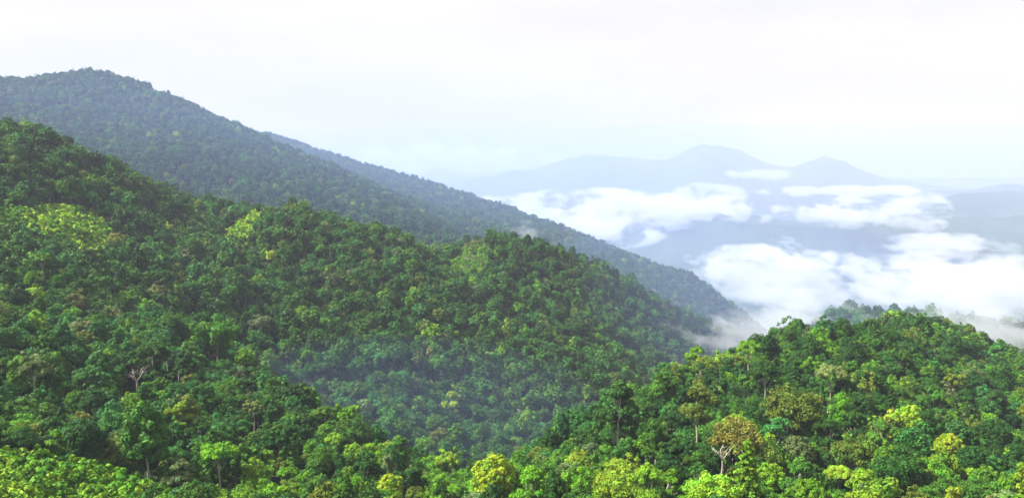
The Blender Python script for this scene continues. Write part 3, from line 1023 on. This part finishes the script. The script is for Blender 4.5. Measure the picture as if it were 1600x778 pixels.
def cloud(name, lab, u, v, Y, hx, hy, hz, dens, feat, seed, edge=2.9, soft=0.42, turn=0.0, kind='stuff', group='low clouds in the valleys', step=1.0, color=(0.80, 0.82, 0.85)):
    """a soft body of cloud: an ellipsoid whose density is broken up by noise; feat = size of its billows in metres"""
    m, t = new_mat(name)
    out = N(t, 'ShaderNodeOutputMaterial')
    tc = N(t, 'ShaderNodeTexCoord')
    ln = N(t, 'ShaderNodeVectorMath')
    ln.operation = 'LENGTH'
    t.links.new(tc.outputs['Object'], ln.inputs[0])
    mp = N(t, 'ShaderNodeMapping')
    mp.inputs['Scale'].default_value = (hx / feat, hy / feat * 0.5, hz / feat * 1.7)
    mp.inputs['Location'].default_value = (seed * 3.17, seed * 1.31, seed * 0.77)
    t.links.new(tc.outputs['Object'], mp.inputs[0])
    nz = N(t, 'ShaderNodeTexNoise', Scale=1.0, Detail=6.0, Roughness=0.64)
    t.links.new(mp.outputs[0], nz.inputs['Vector'])

    def math_(op, a, b):
        n = N(t, 'ShaderNodeMath')
        n.operation = op
        for k, s in enumerate((a, b)):
            if hasattr(s, 'links'):
                t.links.new(s, n.inputs[k])
            else:
                n.inputs[k].default_value = s
        return n.outputs[0]

    env = math_('SUBTRACT', 1.0, ln.outputs['Value'])
    nn = math_('MULTIPLY', math_('SUBTRACT', nz.outputs[0], 0.5), edge * 4)
    s = math_('ADD', math_('MULTIPLY', env, 1.6), nn)
    mr = N(t, 'ShaderNodeMapRange')
    mr.interpolation_type = 'SMOOTHSTEP'
    mr.inputs[1].default_value, mr.inputs[2].default_value = 0.35, 0.35 + soft * 2
    mr.inputs[3].default_value, mr.inputs[4].default_value = 0.0, dens
    t.links.new(s, mr.inputs[0])
    fade = math_('MULTIPLY', mr.outputs[0], math_('MINIMUM', math_('MULTIPLY', env, 8.0), 1.0))
    vol = N(t, 'ShaderNodeVolumePrincipled', Anisotropy=0.2)
    vol.inputs['Color'].default_value = (*color, 1)
    t.links.new(fade, vol.inputs['Density'])
    t.links.new(vol.outputs[0], out.inputs['Volume'])
    m.cycles.volume_step_rate = step * 0.4
    th, ph = np.meshgrid(np.linspace(0, math.pi, 13), np.linspace(0, 2 * math.pi, 24, endpoint=False), indexing='ij')
    vv = np.stack([np.sin(th) * np.cos(ph), np.sin(th) * np.sin(ph), np.cos(th)], -1)[1:-1].reshape(-1, 3)
    vv = np.concatenate([vv, [(0, 0, 1), (0, 0, -1)]])
    i, j = np.meshgrid(np.arange(10), np.arange(24), indexing='ij')
    q4 = np.stack([i * 24 + j, (i + 1) * 24 + j, (i + 1) * 24 + (j + 1) % 24, i * 24 + (j + 1) % 24], -1).reshape(-1, 4)
    jj = np.arange(24)
    tri = np.concatenate([np.stack([np.full(24, 264), jj, (jj + 1) % 24], 1), np.stack([np.full(24, 265), 240 + (jj + 1) % 24, 240 + jj], 1)])
    o = link(bpy.data.objects.new(name, mesh_from(name, vv, [q4, tri], (m,))))
    p = at(u, v, Y)
    o.location, o.scale, o.rotation_euler = p, (hx, hy, hz), (0, 0, turn)
    o['label'] = lab
    if kind:
        o['kind'] = kind
    else:
        o['category'] = 'cloud'
        o['group'] = group
    return o


cloud('cloud', 'long white cloud bank lying in the valley behind the near hill', 1475, 440, 3100, 1080, 480, 118, 0.009, 230, 1, kind=None)
cloud('cloud', 'bulging left shoulder of cloud where the bank tapers towards the ridge', 1195, 404, 3150, 330, 220, 62, 0.009, 130, 2, kind=None)
cloud('cloud', 'broad white cloud sheet right beyond the falling ridge', 960, 329, 5600, 1200, 750, 165, 0.006, 300, 3, kind=None)
cloud('cloud', 'lower edge of cloud hanging under the broad sheet', 950, 362, 4300, 340, 260, 100, 0.007, 170, 17, kind=None)
cloud('cloud', 'thin flat streak of cloud before the pale far mountains', 1345, 300, 7600, 1050, 350, 70, 0.006, 320, 4, kind=None)
cloud('cloud', 'puffy cloud under the flat streak', 1315, 334, 5000, 290, 300, 115, 0.007, 170, 5, kind=None)
cloud('cloud', 'puffy slanting cloud right of the lower puff', 1425, 332, 5000, 235, 280, 155, 0.007, 170, 6, kind=None)
cloud('cloud', 'soft cloud above the long bank, over the blue slope', 1480, 384, 4300, 360, 360, 75, 0.005, 170, 7, kind=None)
cloud('cloud', 'small faint cloud on the shoulder of the far peak', 1185, 272, 11000, 480, 500, 110, 0.004, 500, 8, kind=None)
cloud('cloud', 'small cloud tuft at the top of the white sheet', 1105, 304, 6800, 350, 400, 110, 0.004, 300, 9, kind=None)
cloud('cloud', 'bright distant cloud along the horizon left of the far mountains', 700, 250, 15000, 2100, 1500, 330, 0.002, 700, 10, kind=None)
cloud('cloud', 'tiny cloud tuft left of the puffs', 1215, 329, 5600, 130, 130, 45, 0.006, 110, 18, kind=None)
cloud('cloud', 'tiny faint cloud low on the blue slope', 1228, 381, 4300, 90, 100, 45, 0.004, 80, 19, kind=None)
cloud('mist', 'mist drifting over the misty ridge behind the near hill', 1480, 516, 900, 340, 80, 40, 0.011, 60, 11)
cloud('mist', 'mist filling the gap between the ridge and the near hill', 1228, 524, 1640, 110, 160, 60, 0.004, 70, 12)
cloud('mist', 'thin wisp of mist rising from the second spur', 822, 366, 1150, 26, 30, 22, 0.008, 26, 13)


def valley_air(lab, cx, cy_, cz, hx, hy, hz, dens, color=VALLEY_COLOR):
    """even, moist air lying in a basin: a flattened ellipsoid of thin blue haze"""
    m, t = new_mat('valley air')
    out = N(t, 'ShaderNodeOutputMaterial')
    v = N(t, 'ShaderNodeVolumePrincipled', Density=dens)
    v.inputs['Color'].default_value = (*color, 1)
    t.links.new(v.outputs[0], out.inputs['Volume'])
    th, ph = np.meshgrid(np.linspace(0, math.pi, 25), np.linspace(0, 2 * math.pi, 48, endpoint=False), indexing='ij')
    vv = np.stack([np.sin(th) * np.cos(ph) * hx + cx, np.sin(th) * np.sin(ph) * hy + cy_, np.cos(th) * hz + cz], -1).reshape(-1, 3)
    i, j = np.meshgrid(np.arange(24), np.arange(48), indexing='ij')
    q4 = np.stack([i * 48 + j, (i + 1) * 48 + j, (i + 1) * 48 + (j + 1) % 48, i * 48 + (j + 1) % 48], -1).reshape(-1, 4)
    o = link(bpy.data.objects.new('mist', mesh_from('mist', vv, q4, (m,))))
    o['kind'], o['label'] = 'stuff', lab


valley_air('moist blue air lying over the wide valley below the far mountains', 2500, 9500, -420, 11500, 7600, 860, 0.68e-4)
valley_air('bluish air gathered in the side valley under the ridge', 330, 1140, -180, 330, 420, 120, 3.4e-4)
valley_air('bluish air in the hollow below the back mountain', -330, 1110, 20, 680, 190, 190, 5.6e-4)
valley_air('bluish air over the far ridge running into the valley', -120, 1660, -40, 680, 240, 240, 3.8e-4)
valley_air('thin blue air lying in the ravine between the near slope and the spur', -80, 525, -170, 150, 60, 60, 4.5e-4)
